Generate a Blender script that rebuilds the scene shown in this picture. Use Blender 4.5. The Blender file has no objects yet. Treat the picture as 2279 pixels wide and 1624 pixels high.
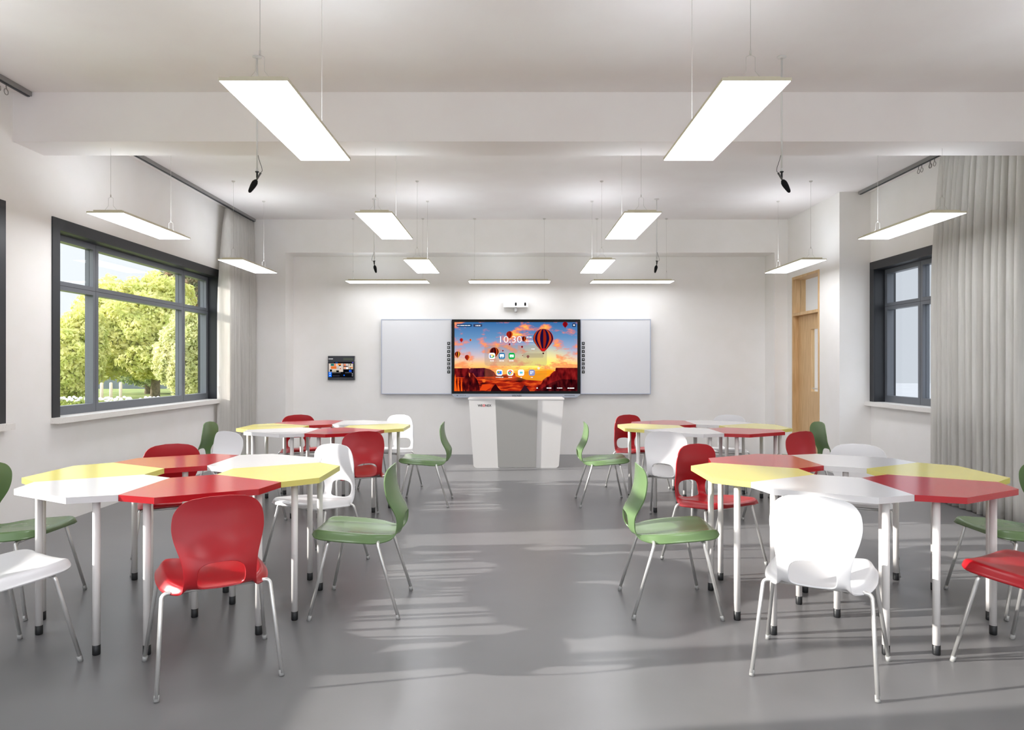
import bpy, bmesh, math, random
from mathutils import Vector, Matrix
random.seed(7)
S = bpy.context.scene
C = S.collection
PI = math.pi

# ---------------------------------------------------------------- camera
FPX = 1591.0                       # focal length in pixels of the 2279-wide frame
CAMZ = 1.38
cam = bpy.data.cameras.new('camera'); camo = bpy.data.objects.new('camera', cam); C.objects.link(camo)
cam.sensor_width = 36.0; cam.sensor_fit = 'HORIZONTAL'; cam.lens = FPX / 2279.0 * 36.0
cam.clip_start = 0.05; cam.clip_end = 500
camo.location = (0, 0, CAMZ); camo.rotation_euler = (PI / 2, 0, 0)
S.camera = camo

# ---------------------------------------------------------------- view
S.view_settings.view_transform = 'Standard'
S.view_settings.look = 'None'
S.view_settings.exposure = 0.2
S.view_settings.gamma = 1.0
S.view_settings.use_curve_mapping = False
try:
    S.cycles.use_denoising = True
    S.cycles.max_bounces = 10; S.cycles.diffuse_bounces = 6; S.cycles.glossy_bounces = 4
    S.cycles.transparent_max_bounces = 12; S.cycles.transmission_bounces = 4
    S.cycles.sample_clamp_indirect = 6.0
    S.cycles.use_light_tree = False
    S.cycles.caustics_reflective = False; S.cycles.caustics_refractive = False
except Exception:
    pass

# ---------------------------------------------------------------- sky and sun
SKY = 1.0
LAMP_DOWN, LAMP_UP = 10.5, 13.0
W = bpy.data.worlds.new('sky'); S.world = W; W.use_nodes = True
nt = W.node_tree; nt.nodes.clear()
n_out = nt.nodes.new('ShaderNodeOutputWorld'); n_bg = nt.nodes.new('ShaderNodeBackground')
n_tc = nt.nodes.new('ShaderNodeTexCoord'); n_sep = nt.nodes.new('ShaderNodeSeparateXYZ')
n_mr = nt.nodes.new('ShaderNodeMapRange'); n_mr.inputs[1].default_value = -0.5; n_mr.inputs[2].default_value = 0.5
n_mix = nt.nodes.new('ShaderNodeMix'); n_mix.data_type = 'RGBA'
n_mix.inputs[6].default_value = (0.86, 0.89, 0.93, 1)      # sky towards the sun: white and hazy
n_mix.inputs[7].default_value = (0.58, 0.61, 0.67, 1)     # sky away from the sun: deeper
n_mr2 = nt.nodes.new('ShaderNodeMapRange')                # unseen sky behind the viewer, brightened to fill the room through its open rear
n_mr2.inputs[1].default_value = -0.05; n_mr2.inputs[2].default_value = -0.8
n_mr2.inputs[3].default_value = 1.0; n_mr2.inputs[4].default_value = 2.2
n_mul = nt.nodes.new('ShaderNodeMath'); n_mul.operation = 'MULTIPLY'; n_mul.inputs[1].default_value = SKY
n_mr3 = nt.nodes.new('ShaderNodeMapRange')                # hazy sky, brighter overhead than at the horizon
n_mr3.inputs[1].default_value = 0.2; n_mr3.inputs[2].default_value = 0.65; n_mr3.inputs[3].default_value = 1.0; n_mr3.inputs[4].default_value = 2.3
n_mul3 = nt.nodes.new('ShaderNodeMath'); n_mul3.operation = 'MULTIPLY'
L_ = nt.links.new
L_(n_tc.outputs['Generated'], n_sep.inputs[0]); L_(n_sep.outputs[0], n_mr.inputs[0]); L_(n_mr.outputs[0], n_mix.inputs[0])
L_(n_sep.outputs[1], n_mr2.inputs[0]); L_(n_mr2.outputs[0], n_mul.inputs[0]); L_(n_sep.outputs[2], n_mr3.inputs[0]); L_(n_mul.outputs[0], n_mul3.inputs[0]); L_(n_mr3.outputs[0], n_mul3.inputs[1]); L_(n_mul3.outputs[0], n_bg.inputs[1])
L_(n_mix.outputs[2], n_bg.inputs[0]); L_(n_bg.outputs[0], n_out.inputs[0])

sun = bpy.data.lights.new('sun', 'SUN'); suno = bpy.data.objects.new('sun', sun); C.objects.link(suno)
sun.energy = 8.0; sun.angle = math.radians(0.6); sun.color = (1.0, 0.94, 0.89)
suno.rotation_euler = Vector((1.0, 0.12, -0.31)).to_track_quat('-Z', 'Y').to_euler()
suno.location = (-20, 0, 9)

# ---------------------------------------------------------------- materials
def lin(c):
    r = []
    for v in c[:3]:
        v /= 255.0
        r.append(v / 12.92 if v <= 0.04045 else ((v + 0.055) / 1.055) ** 2.4)
    return (r[0], r[1], r[2], 1.0)

def mat(name, rgb, rough=0.5, metal=0.0, spec=0.5, coat=0.0, emit=None, es=0.0):
    m = bpy.data.materials.new(name); m.use_nodes = True
    b = m.node_tree.nodes['Principled BSDF']
    b.inputs['Base Color'].default_value = lin(rgb)
    b.inputs['Roughness'].default_value = rough
    b.inputs['Metallic'].default_value = metal
    b.inputs['Specular IOR Level'].default_value = spec
    b.inputs['Coat Weight'].default_value = coat
    if coat: b.inputs['Coat Roughness'].default_value = 0.12
    if emit:
        b.inputs['Emission Color'].default_value = lin(emit); b.inputs['Emission Strength'].default_value = es
    return m

def emis(name, rgb, s=1.0):
    m = bpy.data.materials.new(name); m.use_nodes = True
    t = m.node_tree; t.nodes.clear()
    o = t.nodes.new('ShaderNodeOutputMaterial'); e = t.nodes.new('ShaderNodeEmission')
    e.inputs[0].default_value = lin(rgb); e.inputs[1].default_value = s
    t.links.new(e.outputs[0], o.inputs[0])
    if s <= 1.0: m.cycles.emission_sampling = 'NONE'      # screens: seen, not sampled as lamps
    return m

def emis_alpha(name, rgb, a):
    m = emis(name, rgb); t = m.node_tree
    o = [n for n in t.nodes if n.type == 'OUTPUT_MATERIAL'][0]; e = [n for n in t.nodes if n.type == 'EMISSION'][0]
    tr = t.nodes.new('ShaderNodeBsdfTransparent'); mx = t.nodes.new('ShaderNodeMixShader'); mx.inputs[0].default_value = a
    t.links.new(tr.outputs[0], mx.inputs[1]); t.links.new(e.outputs[0], mx.inputs[2]); t.links.new(mx.outputs[0], o.inputs[0])
    return m

def noise_mix(m, rgb2, scale=(1, 1, 1), nscale=5.0, lo=0.4, hi=0.6, detail=4.0, bump=0.0, tex='noise'):
    """second colour of the thing itself, mixed in by a procedural pattern"""
    t = m.node_tree; b = t.nodes['Principled BSDF']
    tc = t.nodes.new('ShaderNodeTexCoord'); mp = t.nodes.new('ShaderNodeMapping'); mp.inputs['Scale'].default_value = scale
    if tex == 'noise':
        n = t.nodes.new('ShaderNodeTexNoise'); n.inputs['Detail'].default_value = detail
    else:
        n = t.nodes.new('ShaderNodeTexVoronoi')
    n.inputs['Scale'].default_value = nscale
    r = t.nodes.new('ShaderNodeMapRange'); r.inputs[1].default_value = lo; r.inputs[2].default_value = hi
    x = t.nodes.new('ShaderNodeMix'); x.data_type = 'RGBA'
    x.inputs[6].default_value = b.inputs['Base Color'].default_value; x.inputs[7].default_value = lin(rgb2)
    t.links.new(tc.outputs['Object'], mp.inputs[0]); t.links.new(mp.outputs[0], n.inputs['Vector'])
    t.links.new(n.outputs[0], r.inputs[0]); t.links.new(r.outputs[0], x.inputs[0]); t.links.new(x.outputs[2], b.inputs['Base Color'])
    if bump:
        bp = t.nodes.new('ShaderNodeBump'); bp.inputs['Strength'].default_value = bump; bp.inputs['Distance'].default_value = 0.01
        t.links.new(n.outputs[0], bp.inputs['Height']); t.links.new(bp.outputs[0], b.inputs['Normal'])
    return m

M = {}
M['wall'] = noise_mix(mat('wall_paint', (245, 242, 239), 0.75, spec=0.2), (243, 240, 236), nscale=3)
M['ceil'] = noise_mix(mat('ceiling_paint', (238, 233, 231), 0.85, spec=0.15), (236, 230, 228), nscale=2)
M['floor'] = noise_mix(mat('floor_vinyl', (112, 111, 112), 0.30, spec=0.45), (115, 114, 115), nscale=2.2, detail=8)
M['dark'] = mat('anthracite_frame', (36, 38, 43), 0.42)
M['sash'] = mat('grey_window_sash', (98, 102, 109), 0.38)
M['groove'] = mat('black_gasket', (20, 21, 23), 0.6)
M['sill'] = noise_mix(mat('terrazzo_sill', (236, 232, 227), 0.35), (176, 166, 156), nscale=70, lo=0.16, hi=0.10, tex='voronoi')
M['curtain'] = noise_mix(mat('curtain_fabric', (238, 235, 230), 0.9, spec=0.1), (232, 229, 224), scale=(1, 1, .05), nscale=60)
M['rail'] = mat('aluminium_rail', (150, 148, 146), 0.45, metal=0.6)
M['railslot'] = mat('rail_slot', (40, 42, 48), 0.5)
M['ring'] = mat('ring_metal', (150, 146, 142), 0.4, metal=0.7)
M['oak'] = noise_mix(mat('oak_veneer', (220, 186, 140), 0.45), (200, 162, 114), scale=(6, 6, .35), nscale=9, lo=.35, hi=.65, detail=6)
M['oakl'] = noise_mix(mat('oak_edge', (234, 204, 160), 0.45), (222, 188, 142), scale=(6, 6, .35), nscale=9, lo=.35, hi=.65, detail=6)
M['red'] = mat('red_plastic', (166, 27, 35), 0.30, spec=0.4)
M['white'] = mat('white_plastic', (226, 225, 226), 0.28, spec=0.5)
M['green'] = mat('green_plastic', (102, 127, 85), 0.27, spec=0.4)
M['tred'] = mat('red_laminate', (178, 32, 39), 0.16, spec=0.5)
M['twhite'] = mat('white_laminate', (220, 218, 218), 0.16, spec=0.5)
M['tyellow'] = mat('yellow_laminate', (220, 209, 116), 0.18, spec=0.5)
M['chrome'] = mat('chromed_steel', (226, 225, 222), 0.30, metal=.75)
M['glide'] = mat('clear_glide', (158, 158, 156), 0.25, spec=0.6)
M['legwhite'] = mat('white_powder_coat', (232, 228, 225), 0.28)
M['rubber'] = mat('black_rubber', (24, 25, 27), 0.45)
M['lampw'] = mat('lamp_housing', (206, 198, 174), 0.4)
M['lampd'] = emis('lamp_diffuser', (247, 250, 255), LAMP_DOWN)
M['lampd_dim'] = emis('lamp_diffuser_dimmed', (247, 250, 255), LAMP_DOWN * .6)
M['lampu_dim'] = emis('lamp_added_uplight_dimmed', (238, 246, 255), LAMP_UP * .2)
M['lampu'] = emis('lamp_added_uplight', (238, 246, 255), LAMP_UP)  # upward glow added to brighten the ceiling
M['wire'] = mat('steel_wire', (202, 197, 191), 0.6)
M['pole'] = mat('grey_pole', (212, 210, 207), 0.5)
M['foam'] = noise_mix(mat('black_foam', (20, 21, 22), 0.9, spec=.15), (30, 31, 33), nscale=200)
M['micgrey'] = mat('dark_grey_metal', (96, 94, 92), 0.35, metal=0.7)
M['board'] = mat('whiteboard_enamel', (224, 224, 227), 0.22, spec=.5)
M['boardf'] = mat('whiteboard_frame', (178, 184, 200), 0.4, metal=.2)
M['black'] = mat('black_glass_bezel', (4, 4, 5), 0.4, spec=.2)
M['bar'] = mat('silver_bar', (172, 178, 190), 0.4, metal=.2)
M['ink'] = mat('dark_ink', (36, 38, 44), 0.6)
M['inkred'] = mat('red_ink', (226, 60, 66), 0.6)
M['inkwhite'] = emis('screen_white', (250, 250, 250), 1.0)
M['podium'] = mat('podium_white', (212, 210, 208), 0.35)
M['podgrey'] = mat('podium_grey', (150, 149, 146), 0.45)
M['plw'] = mat('white_device', (230, 228, 225), 0.4)
M['grille'] = mat('device_grey', (170, 168, 166), 0.45)
M['panel'] = mat('panel_casing', (44, 46, 54), 0.4)
M['bark'] = noise_mix(mat('bark', (150, 134, 114), 0.9), (120, 106, 90), nscale=8)
M['stake'] = mat('pale_stake', (216, 200, 180), 0.8)
M['lawn'] = noise_mix(mat('lawn', (124, 140, 86), 0.95, spec=.1), (150, 158, 100), nscale=1.5)
M['pave'] = noise_mix(mat('pale_paving', (146, 148, 152), 0.9, spec=.1), (142, 144, 149), nscale=.8)
M['gwall'] = noise_mix(mat('garden_wall', (104, 112, 116), 0.9), (92, 101, 105), nscale=1)
M['picket'] = mat('grey_picket', (170, 168, 162), 0.8)
M['flower'] = mat('white_petals', (244, 240, 232), 0.8)

def glass():
    m = bpy.data.materials.new('window_glass'); m.use_nodes = True
    t = m.node_tree; t.nodes.clear()
    o = t.nodes.new('ShaderNodeOutputMaterial'); tr = t.nodes.new('ShaderNodeBsdfTransparent')
    g = t.nodes.new('ShaderNodeBsdfGlossy'); g.inputs['Roughness'].default_value = 0.02
    lw = t.nodes.new('ShaderNodeLayerWeight'); pw = t.nodes.new('ShaderNodeMath'); pw.operation = 'POWER'; pw.inputs[1].default_value = 4.0
    f = t.nodes.new('ShaderNodeMath'); f.operation = 'MULTIPLY_ADD'; f.inputs[1].default_value = 0.16; f.inputs[2].default_value = 0.012
    t.links.new(lw.outputs['Facing'], pw.inputs[0]); t.links.new(pw.outputs[0], f.inputs[0])
    mx = t.nodes.new('ShaderNodeMixShader')
    tr.inputs[0].default_value = (0.97, 0.985, 0.985, 1)
    t.links.new(f.outputs[0], mx.inputs[0]); t.links.new(tr.outputs[0], mx.inputs[1]); t.links.new(g.outputs[0], mx.inputs[2])
    t.links.new(mx.outputs[0], o.inputs[0])
    return m
M['glass'] = glass()

def leafmat(name, a, b):
    m = noise_mix(mat(name, a, 0.6, spec=.25), b, nscale=2.3, lo=.35, hi=.65)
    bs = m.node_tree.nodes['Principled BSDF']
    t = m.node_tree; o = [n for n in t.nodes if n.type == 'OUTPUT_MATERIAL'][0]
    tl = t.nodes.new('ShaderNodeBsdfTranslucent'); mx = t.nodes.new('ShaderNodeMixShader'); mx.inputs[0].default_value = 0.45
    lk = bs.inputs['Base Color'].links[0].from_socket
    t.links.new(lk, tl.inputs[0]); t.links.new(bs.outputs[0], mx.inputs[1]); t.links.new(tl.outputs[0], mx.inputs[2]); t.links.new(mx.outputs[0], o.inputs[0])
    return m
M['leaf1'] = leafmat('leaf_yellow_green', (240, 235, 168), (212, 218, 136))
M['leaf2'] = leafmat('leaf_mid_green', (186, 196, 140), (150, 168, 120))
M['leaf3'] = leafmat('leaf_pale', (236, 232, 184), (206, 210, 152))
M['leaf4'] = leafmat('needle_brown_green', (146, 156, 120), (184, 158, 130))
M['hedge'] = leafmat('hedge_leaf', (176, 184, 96), (140, 156, 84))

# ---------------------------------------------------------------- mesh helpers
class MB:
    def __init__(self):
        self.b = bmesh.new()
    def box(self, x0, x1, y0, y1, z0, z1, mi=0):
        v = [self.b.verts.new(p) for p in ((x0, y0, z0), (x1, y0, z0), (x1, y1, z0), (x0, y1, z0), (x0, y0, z1), (x1, y0, z1), (x1, y1, z1), (x0, y1, z1))]
        for q in ((3, 2, 1, 0), (4, 5, 6, 7), (0, 1, 5, 4), (1, 2, 6, 5), (2, 3, 7, 6), (3, 0, 4, 7)):
            f = self.b.faces.new([v[i] for i in q]); f.material_index = mi
        return self
    def prism(self, pts, axis, a0, a1, mi=0):
        """polygon pts (2-D) pulled along an axis from a0 to a1"""
        def P(p, a):
            return {'x': (a, p[0], p[1]), 'y': (p[0], a, p[1]), 'z': (p[0], p[1], a)}[axis]
        n = len(pts)
        A = [self.b.verts.new(P(p, a0)) for p in pts]; B = [self.b.verts.new(P(p, a1)) for p in pts]
        fs = [self.b.faces.new(A), self.b.faces.new(B[::-1])]
        for i in range(n):
            fs.append(self.b.faces.new((A[i], B[i], B[(i + 1) % n], A[(i + 1) % n])))
        for f in fs: f.material_index = mi
        return self
    def lathe(self, prof, c=(0, 0, 0), rot=None, seg=20, mi=0, smooth=True):
        """prof: list of (radius, height) turned about z, then rotated and moved"""
        R = rot or Matrix.Identity(3); c = Vector(c); rings = []
        for r, h in prof:
            if r < 1e-6:
                rings.append([self.b.verts.new(c + R @ Vector((0, 0, h)))])
            else:
                rings.append([self.b.verts.new(c + R @ Vector((r * math.cos(2 * PI * k / seg), r * math.sin(2 * PI * k / seg), h))) for k in range(seg)])
        for a, b2 in zip(rings, rings[1:]):
            for k in range(seg):
                k2 = (k + 1) % seg
                q = [a[k % len(a)], a[k2 % len(a)], b2[k2 % len(b2)], b2[k % len(b2)]]
                q = [v for i, v in enumerate(q) if v not in q[:i]]
                if len(q) > 2:
                    f = self.b.faces.new(q); f.smooth = smooth; f.material_index = mi
        for ring in (rings[0], rings[-1]):
            if len(ring) > 2:
                f = self.b.faces.new(ring); f.material_index = mi
        return self
    def cyl(self, p0, p1, r, seg=14, mi=0, r1=None):
        p0, p1 = Vector(p0), Vector(p1); d = p1 - p0
        R = d.to_track_quat('Z', 'Y').to_matrix()
        return self.lathe([(r, 0), (r if r1 is None else r1, d.length)], p0, R, seg, mi)
    def tube(self, pts, r, seg=12, mi=0, bend=0.0, nb=6):
        P = [Vector(p) for p in pts]
        if bend:
            Q = [P[0]]
            for a, b2, c in zip(P, P[1:], P[2:]):
                u, w = (a - b2), (c - b2)
                k = min(bend, u.length * .48, w.length * .48); u.normalize(); w.normalize()
                s, e = b2 + u * k, b2 + w * k
                for i in range(nb + 1):
                    t = i / nb; Q.append(s * (1 - t) ** 2 + b2 * 2 * t * (1 - t) + e * t * t)
            Q.append(P[-1]); P = Q
        n = len(P); rings = []; up = None
        for i in range(n):
            t = (P[min(i + 1, n - 1)] - P[max(i - 1, 0)]).normalized()
            if up is None:
                up = t.orthogonal().normalized()
            else:
                up = (up - t * up.dot(t)).normalized()
            s = t.cross(up); rr = r[i] if isinstance(r, (list, tuple)) else r
            rings.append([self.b.verts.new(P[i] + (up * math.cos(2 * PI * k / seg) + s * math.sin(2 * PI * k / seg)) * rr) for k in range(seg)])
        for a, b2 in zip(rings, rings[1:]):
            for k in range(seg):
                f = self.b.faces.new((a[k], a[(k + 1) % seg], b2[(k + 1) % seg], b2[k])); f.smooth = True; f.material_index = mi
        self.b.faces.new(rings[0][::-1]).material_index = mi; self.b.faces.new(rings[-1]).material_index = mi
        return self
    def torus(self, c, R0, r, ax='y', seg=20, s2=8, mi=0):
        c = Vector(c); g = []
        for i in range(seg):
            a = 2 * PI * i / seg; row = []
            for j in range(s2):
                b2 = 2 * PI * j / s2; q = R0 + r * math.cos(b2)
                p = (q * math.cos(a), r * math.sin(b2), q * math.sin(a)) if ax == 'y' else (r * math.sin(b2), q * math.cos(a), q * math.sin(a))
                row.append(self.b.verts.new(c + Vector(p)))
            g.append(row)
        for i in range(seg):
            for j in range(s2):
                f = self.b.faces.new((g[i][j], g[(i + 1) % seg][j], g[(i + 1) % seg][(j + 1) % s2], g[i][(j + 1) % s2])); f.smooth = True; f.material_index = mi
        return self
    def bevel(self, w, seg=2):
        es = [e for e in self.b.edges if len(e.link_faces) == 2 and e.calc_face_angle(0) > 0.5]
        bmesh.ops.bevel(self.b, geom=es, offset=w, segments=seg, affect='EDGES', profile=0.5)
        return self
    def add_mesh(self, me, mx, mi=0):
        n0 = len(self.b.faces); v0 = len(self.b.verts)
        self.b.from_mesh(me); self.b.verts.ensure_lookup_table(); self.b.faces.ensure_lookup_table()
        for v in self.b.verts[v0:]: v.co = mx @ v.co
        for f in self.b.faces[n0:]: f.material_index = mi
        return self
    def build(self, name, mats, parent=None, recalc=True):
        if recalc: bmesh.ops.recalc_face_normals(self.b, faces=self.b.faces[:])
        me = bpy.data.meshes.new(name); self.b.to_mesh(me); self.b.free()
        for m in (mats if isinstance(mats, (list, tuple)) else [mats]): me.materials.append(m)
        o = bpy.data.objects.new(name, me); C.objects.link(o)
        if parent: o.parent = parent
        return o

def tag(o, label, cat, group=None, kind=None):
    o['label'] = label; o['category'] = cat
    if group: o['group'] = group
    if kind: o['kind'] = kind
    return o
def thing(name, label, cat, loc=(0, 0, 0), rz=0.0, group=None):
    o = bpy.data.objects.new(name, None); C.objects.link(o); o.empty_display_size = 0.1
    o.location = loc; o.rotation_euler = (0, 0, rz)
    return tag(o, label, cat, group)
def struct(o, label=None, cat=None):
    o['kind'] = 'structure'
    if label: o['label'] = label
    if cat: o['category'] = cat
    return o
def kids(o):
    return [c for c in list(C.objects) if c.parent == o]
def copy_tree(o, parent=None):
    c = o.copy(); C.objects.link(c)
    if parent: c.parent = parent
    for k in kids(o): copy_tree(k, c)
    return c

def text_mesh(s, size=1.0, bold=0.0, align='CENTER'):
    cu = bpy.data.curves.new('lettering', 'FONT'); cu.body = s; cu.size = size; cu.align_x = align; cu.offset = bold
    o = bpy.data.objects.new('lettering', cu); C.objects.link(o)
    dg = bpy.context.evaluated_depsgraph_get(); dg.update()
    me = bpy.data.meshes.new_from_object(o.evaluated_get(dg))
    bpy.data.objects.remove(o)
    return me
FACE = Matrix(((1, 0, 0, 0), (0, 0, -1, 0), (0, 1, 0, 0), (0, 0, 0, 1)))     # lettering standing up, read from the room
def put_text(mb, s, x, y, z, h, w=None, bold=0.0, mi=0):
    """lettering of cap height h centred on x, z in the plane y, squeezed to the width w"""
    me = text_mesh(s, 1.0, bold)
    xs = [v.co.x for v in me.vertices]; ys = [v.co.y for v in me.vertices]
    cx, cy = (min(xs) + max(xs)) / 2, (min(ys) + max(ys)) / 2
    sy = h / (max(ys) - min(ys)); sx = w / (max(xs) - min(xs)) if w else sy
    mx = Matrix.Translation((x, y, z)) @ FACE @ Matrix.Diagonal((sx, sy, 1, 1)) @ Matrix.Translation((-cx, -cy, 0))
    mb.add_mesh(me, mx, mi); bpy.data.meshes.remove(me)

# ---------------------------------------------------------------- the room
XL, XR, XA = -3.962, 4.49, 4.10          # left wall, right wall, the right wall at the door
YB, YN = 10.63, 11.03                    # front of the back wall, back of its niche
YA = 8.95                                # where the right wall steps in
ZC = 3.544                               # ceiling
YR = -2.6                                # open rear end of the modelled room
TW = 0.26                                # wall thickness

struct(MB().box(XL - TW, XR + TW, YR, YN + .2, -.12, 0).build('floor', M['floor']), 'grey glossy vinyl classroom floor', 'floor')
struct(MB().box(XL - TW, XR + TW, YR, YN + .2, ZC, ZC + .2).build('ceiling', M['ceil']), 'white painted ceiling', 'ceiling')
struct(MB().box(XL, XR, 5.67, 6.05, 3.152, ZC).build('trim_1', M['ceil']), 'white ceiling beam crossing the room', 'beam')

def wall_x(x0, x1, ya, yb, holes):
    """wall between two x planes from ya to yb with rectangular holes (y0, y1, z0, z1) sorted along y"""
    m = MB(); y = ya
    for h in holes:
        m.box(x0, x1, y, h[0], 0, ZC); m.box(x0, x1, h[0], h[1], 0, h[2]); m.box(x0, x1, h[0], h[1], h[3], ZC); y = h[1]
    m.box(x0, x1, y, yb, 0, ZC)
    return m
WZ0, WZ1 = 0.92, 2.57
W1 = (6.24, 9.62); W2 = (2.08, 5.49); W3 = (5.47, 8.86)
struct(wall_x(XL - TW, XL, YR, YN + .2, [(W2[0], W2[1], WZ0, WZ1), (W1[0], W1[1], WZ0, WZ1)]).build('wall_left', M['wall']), 'white wall with the garden windows', 'wall')
struct(wall_x(XR, XR + TW, YR, YA, [(W3[0], W3[1], WZ0, WZ1)]).build('wall_right', M['wall']), 'white wall with the curtained window', 'wall')
DY0, DY1, DZ = 9.53, 10.45, 2.655
wr = wall_x(XA, XR + TW, YA, YN + .2, [(DY0, DY1, 0, DZ)])
struct(wr.build('wall_right_door', M['wall']), 'white wall holding the oak door', 'wall')
NX0, NX1, NZ = -3.37, 3.905, 3.05
m = MB().box(XL, NX0, YB, YN + .2, 0, ZC).box(NX1, XA, YB, YN + .2, 0, ZC).box(NX0, NX1, YB, YN + .2, NZ, ZC).box(NX0, NX1, YN, YN + .2, 0, NZ)
struct(m.build('wall_back', M['wall']), 'white end wall with a shallow niche', 'wall')

def window(name, sg, X, Y, splits, label, sill_out=0.08):
    """sg -1: left wall, +1: right wall; Y: opening; splits: three panes along y"""
    r = bpy.data.objects.new(name, None); C.objects.link(r); r.location = (X, (Y[0] + Y[1]) / 2, WZ0)
    struct(r, label, 'window')
    def bx(mb, d0, d1, y0, y1, z0, z1, mi=0):      # d: depth outwards from the wall face
        a, b2 = X + sg * d0, X + sg * d1
        ox, oy, oz = r.location
        return mb.box(min(a, b2) - ox, max(a, b2) - ox, y0 - oy, y1 - oy, z0 - oz, z1 - oz, mi)
    t = MB(); T = .1; a, b2 = Y; d = -.012
    for y0, y1, z0, z1 in ((a - T + .01, a + .01, WZ0, WZ1 + T - .01), (b2 - .01, b2 + T - .01, WZ0, WZ1 + T - .01), (a + .01, b2 - .01, WZ1 - .01, WZ1 + T - .01)):
        bx(t, d, 0.0, y0, y1, z0, z1)
    t.build('window_trim', M['dark'], r)
    t = MB()
    bx(t, 0.0, TW, a, a + .012, WZ0, WZ1); bx(t, 0.0, TW, b2 - .012, b2, WZ0, WZ1); bx(t, 0.0, TW, a + .012, b2 - .012, WZ1 - .012, WZ1)
    t.build('reveal_lining', M['dark'], r)
    f = MB(); F0, F1 = .125, .205; z0, z1 = WZ0, WZ1 - .012; zt = 2.10
    a2, b3 = a + .012, b2 - .012; fw = .055
    bx(f, F0, F1, a2, a2 + fw, z0, z1); bx(f, F0, F1, b3 - fw, b3, z0, z1)
    bx(f, F0, F1, a2 + fw, b3 - fw, z1 - fw, z1); bx(f, F0, F1, a2 + fw, b3 - fw, z0, z0 + .085)
    ys = [a2 + fw]
    for s in splits:
        bx(f, F0, F1, s - .045, s + .045, z0 + .085, z1 - fw); ys += [s - .045, s + .045]
    ys.append(b3 - fw)
    for i in range(0, 6, 2):
        bx(f, F0, F1, ys[i], ys[i + 1], zt - .04, zt + .04)
    bx(f, F0 - .001, F0 + .01, a2, b3, zt - .002, zt + .002, 1)
    for s in splits: bx(f, F0 - .001, F0 + .01, s - .001, s + .001, z0, z1, 1)
    f.build('sash_frame', [M['sash'], M['groove']], r)
    for i in range(0, 6, 2):
        for za, zb in ((z0 + .085, zt - .04), (zt + .04, z1 - fw)):
            p = MB(); bx(p, .160, .166, ys[i], ys[i + 1], za, zb); p.build('pane', M['glass'], r)
    s = MB(); bx(s, -sill_out, F0, a - T, b2 + T, WZ0 - .045, WZ0 + .005)
    s.bevel(.008, 2).build('window_sill', M['sill'], r)
    return r
window('window_1', -1, XL, W1, (7.02, 8.89), 'dark framed six pane window onto the trees beside the left curtain')
window('window_2', -1, XL, W2, (2.85, 4.75), 'dark framed window at the left edge of the photo, mostly out of view')
window('window_3', 1, XR, W3, (6.22, 8.08), 'dark framed window partly covered by the right curtain')

# door
d = bpy.data.objects.new('door_1', None); C.objects.link(d); d.location = (XA, (DY0 + DY1) / 2, 0)
struct(d, 'oak door with a narrow glass slot and a glazed transom above', 'door')
def dbox(mb, x0, x1, y0, y1, z0, z1, mi=0):
    oy = (DY0 + DY1) / 2
    return mb.box(x0 - XA, x1 - XA, y0 - oy, y1 - oy, z0, z1, mi)
fr = MB(); jw = .035; DX1 = XA + .18
dbox(fr, XA - .008, DX1, DY0, DY0 + jw, 0, DZ); dbox(fr, XA - .008, DX1, DY1 - jw, DY1, 0, DZ)
dbox(fr, XA - .008, DX1, DY0 + jw, DY1 - jw, DZ - jw, DZ); dbox(fr, XA - .008, DX1, DY0 + jw, DY1 - jw, 2.09, 2.13)
fr.build('door_frame', M['oak'], d)
lf = MB(); lx0, lx1 = XA + .075, XA + .125; ya, yb = DY0 + jw, DY1 - jw; va, vb, vz0, vz1 = 9.70, 9.985, 1.01, 1.885
dbox(lf, lx0, lx1, ya, va, .005, 2.088); dbox(lf, lx0, lx1, vb, yb, .005, 2.088); dbox(lf, lx0, lx1, va, vb, .005, vz0); dbox(lf, lx0, lx1, va, vb, vz1, 2.088)
leaf = lf.build('door_leaf', M['oak'], d)
e = MB()
for q in ((va, va + .004, vz0, vz1), (vb - .004, vb, vz0, vz1), (va, vb, vz0, vz0 + .004), (va, vb, vz1 - .004, vz1)):
    dbox(e, lx0 + .001, lx1, *q)
e.build('glazing_edge', M['oakl'], leaf)
p = MB(); dbox(p, lx0 + .022, lx0 + .028, va, vb, vz0, vz1); p.build('pane', M['glass'], leaf)
p = MB(); dbox(p, XA + .10, XA + .106, ya, yb, 2.13, DZ - jw); p.build('transom_pane', M['glass'], d)
h = MB(); oy = (DY0 + DY1) / 2
h.cyl((.075, 9.66 - oy, 1.06), (.055, 9.66 - oy, 1.06), .026)
h.tube([(.06, 9.66 - oy, 1.06), (.025, 9.66 - oy, 1.06), (.025, 9.80 - oy, 1.058)], .009, bend=.02)
h.build('door_handle', M['chrome'], leaf)

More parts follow.
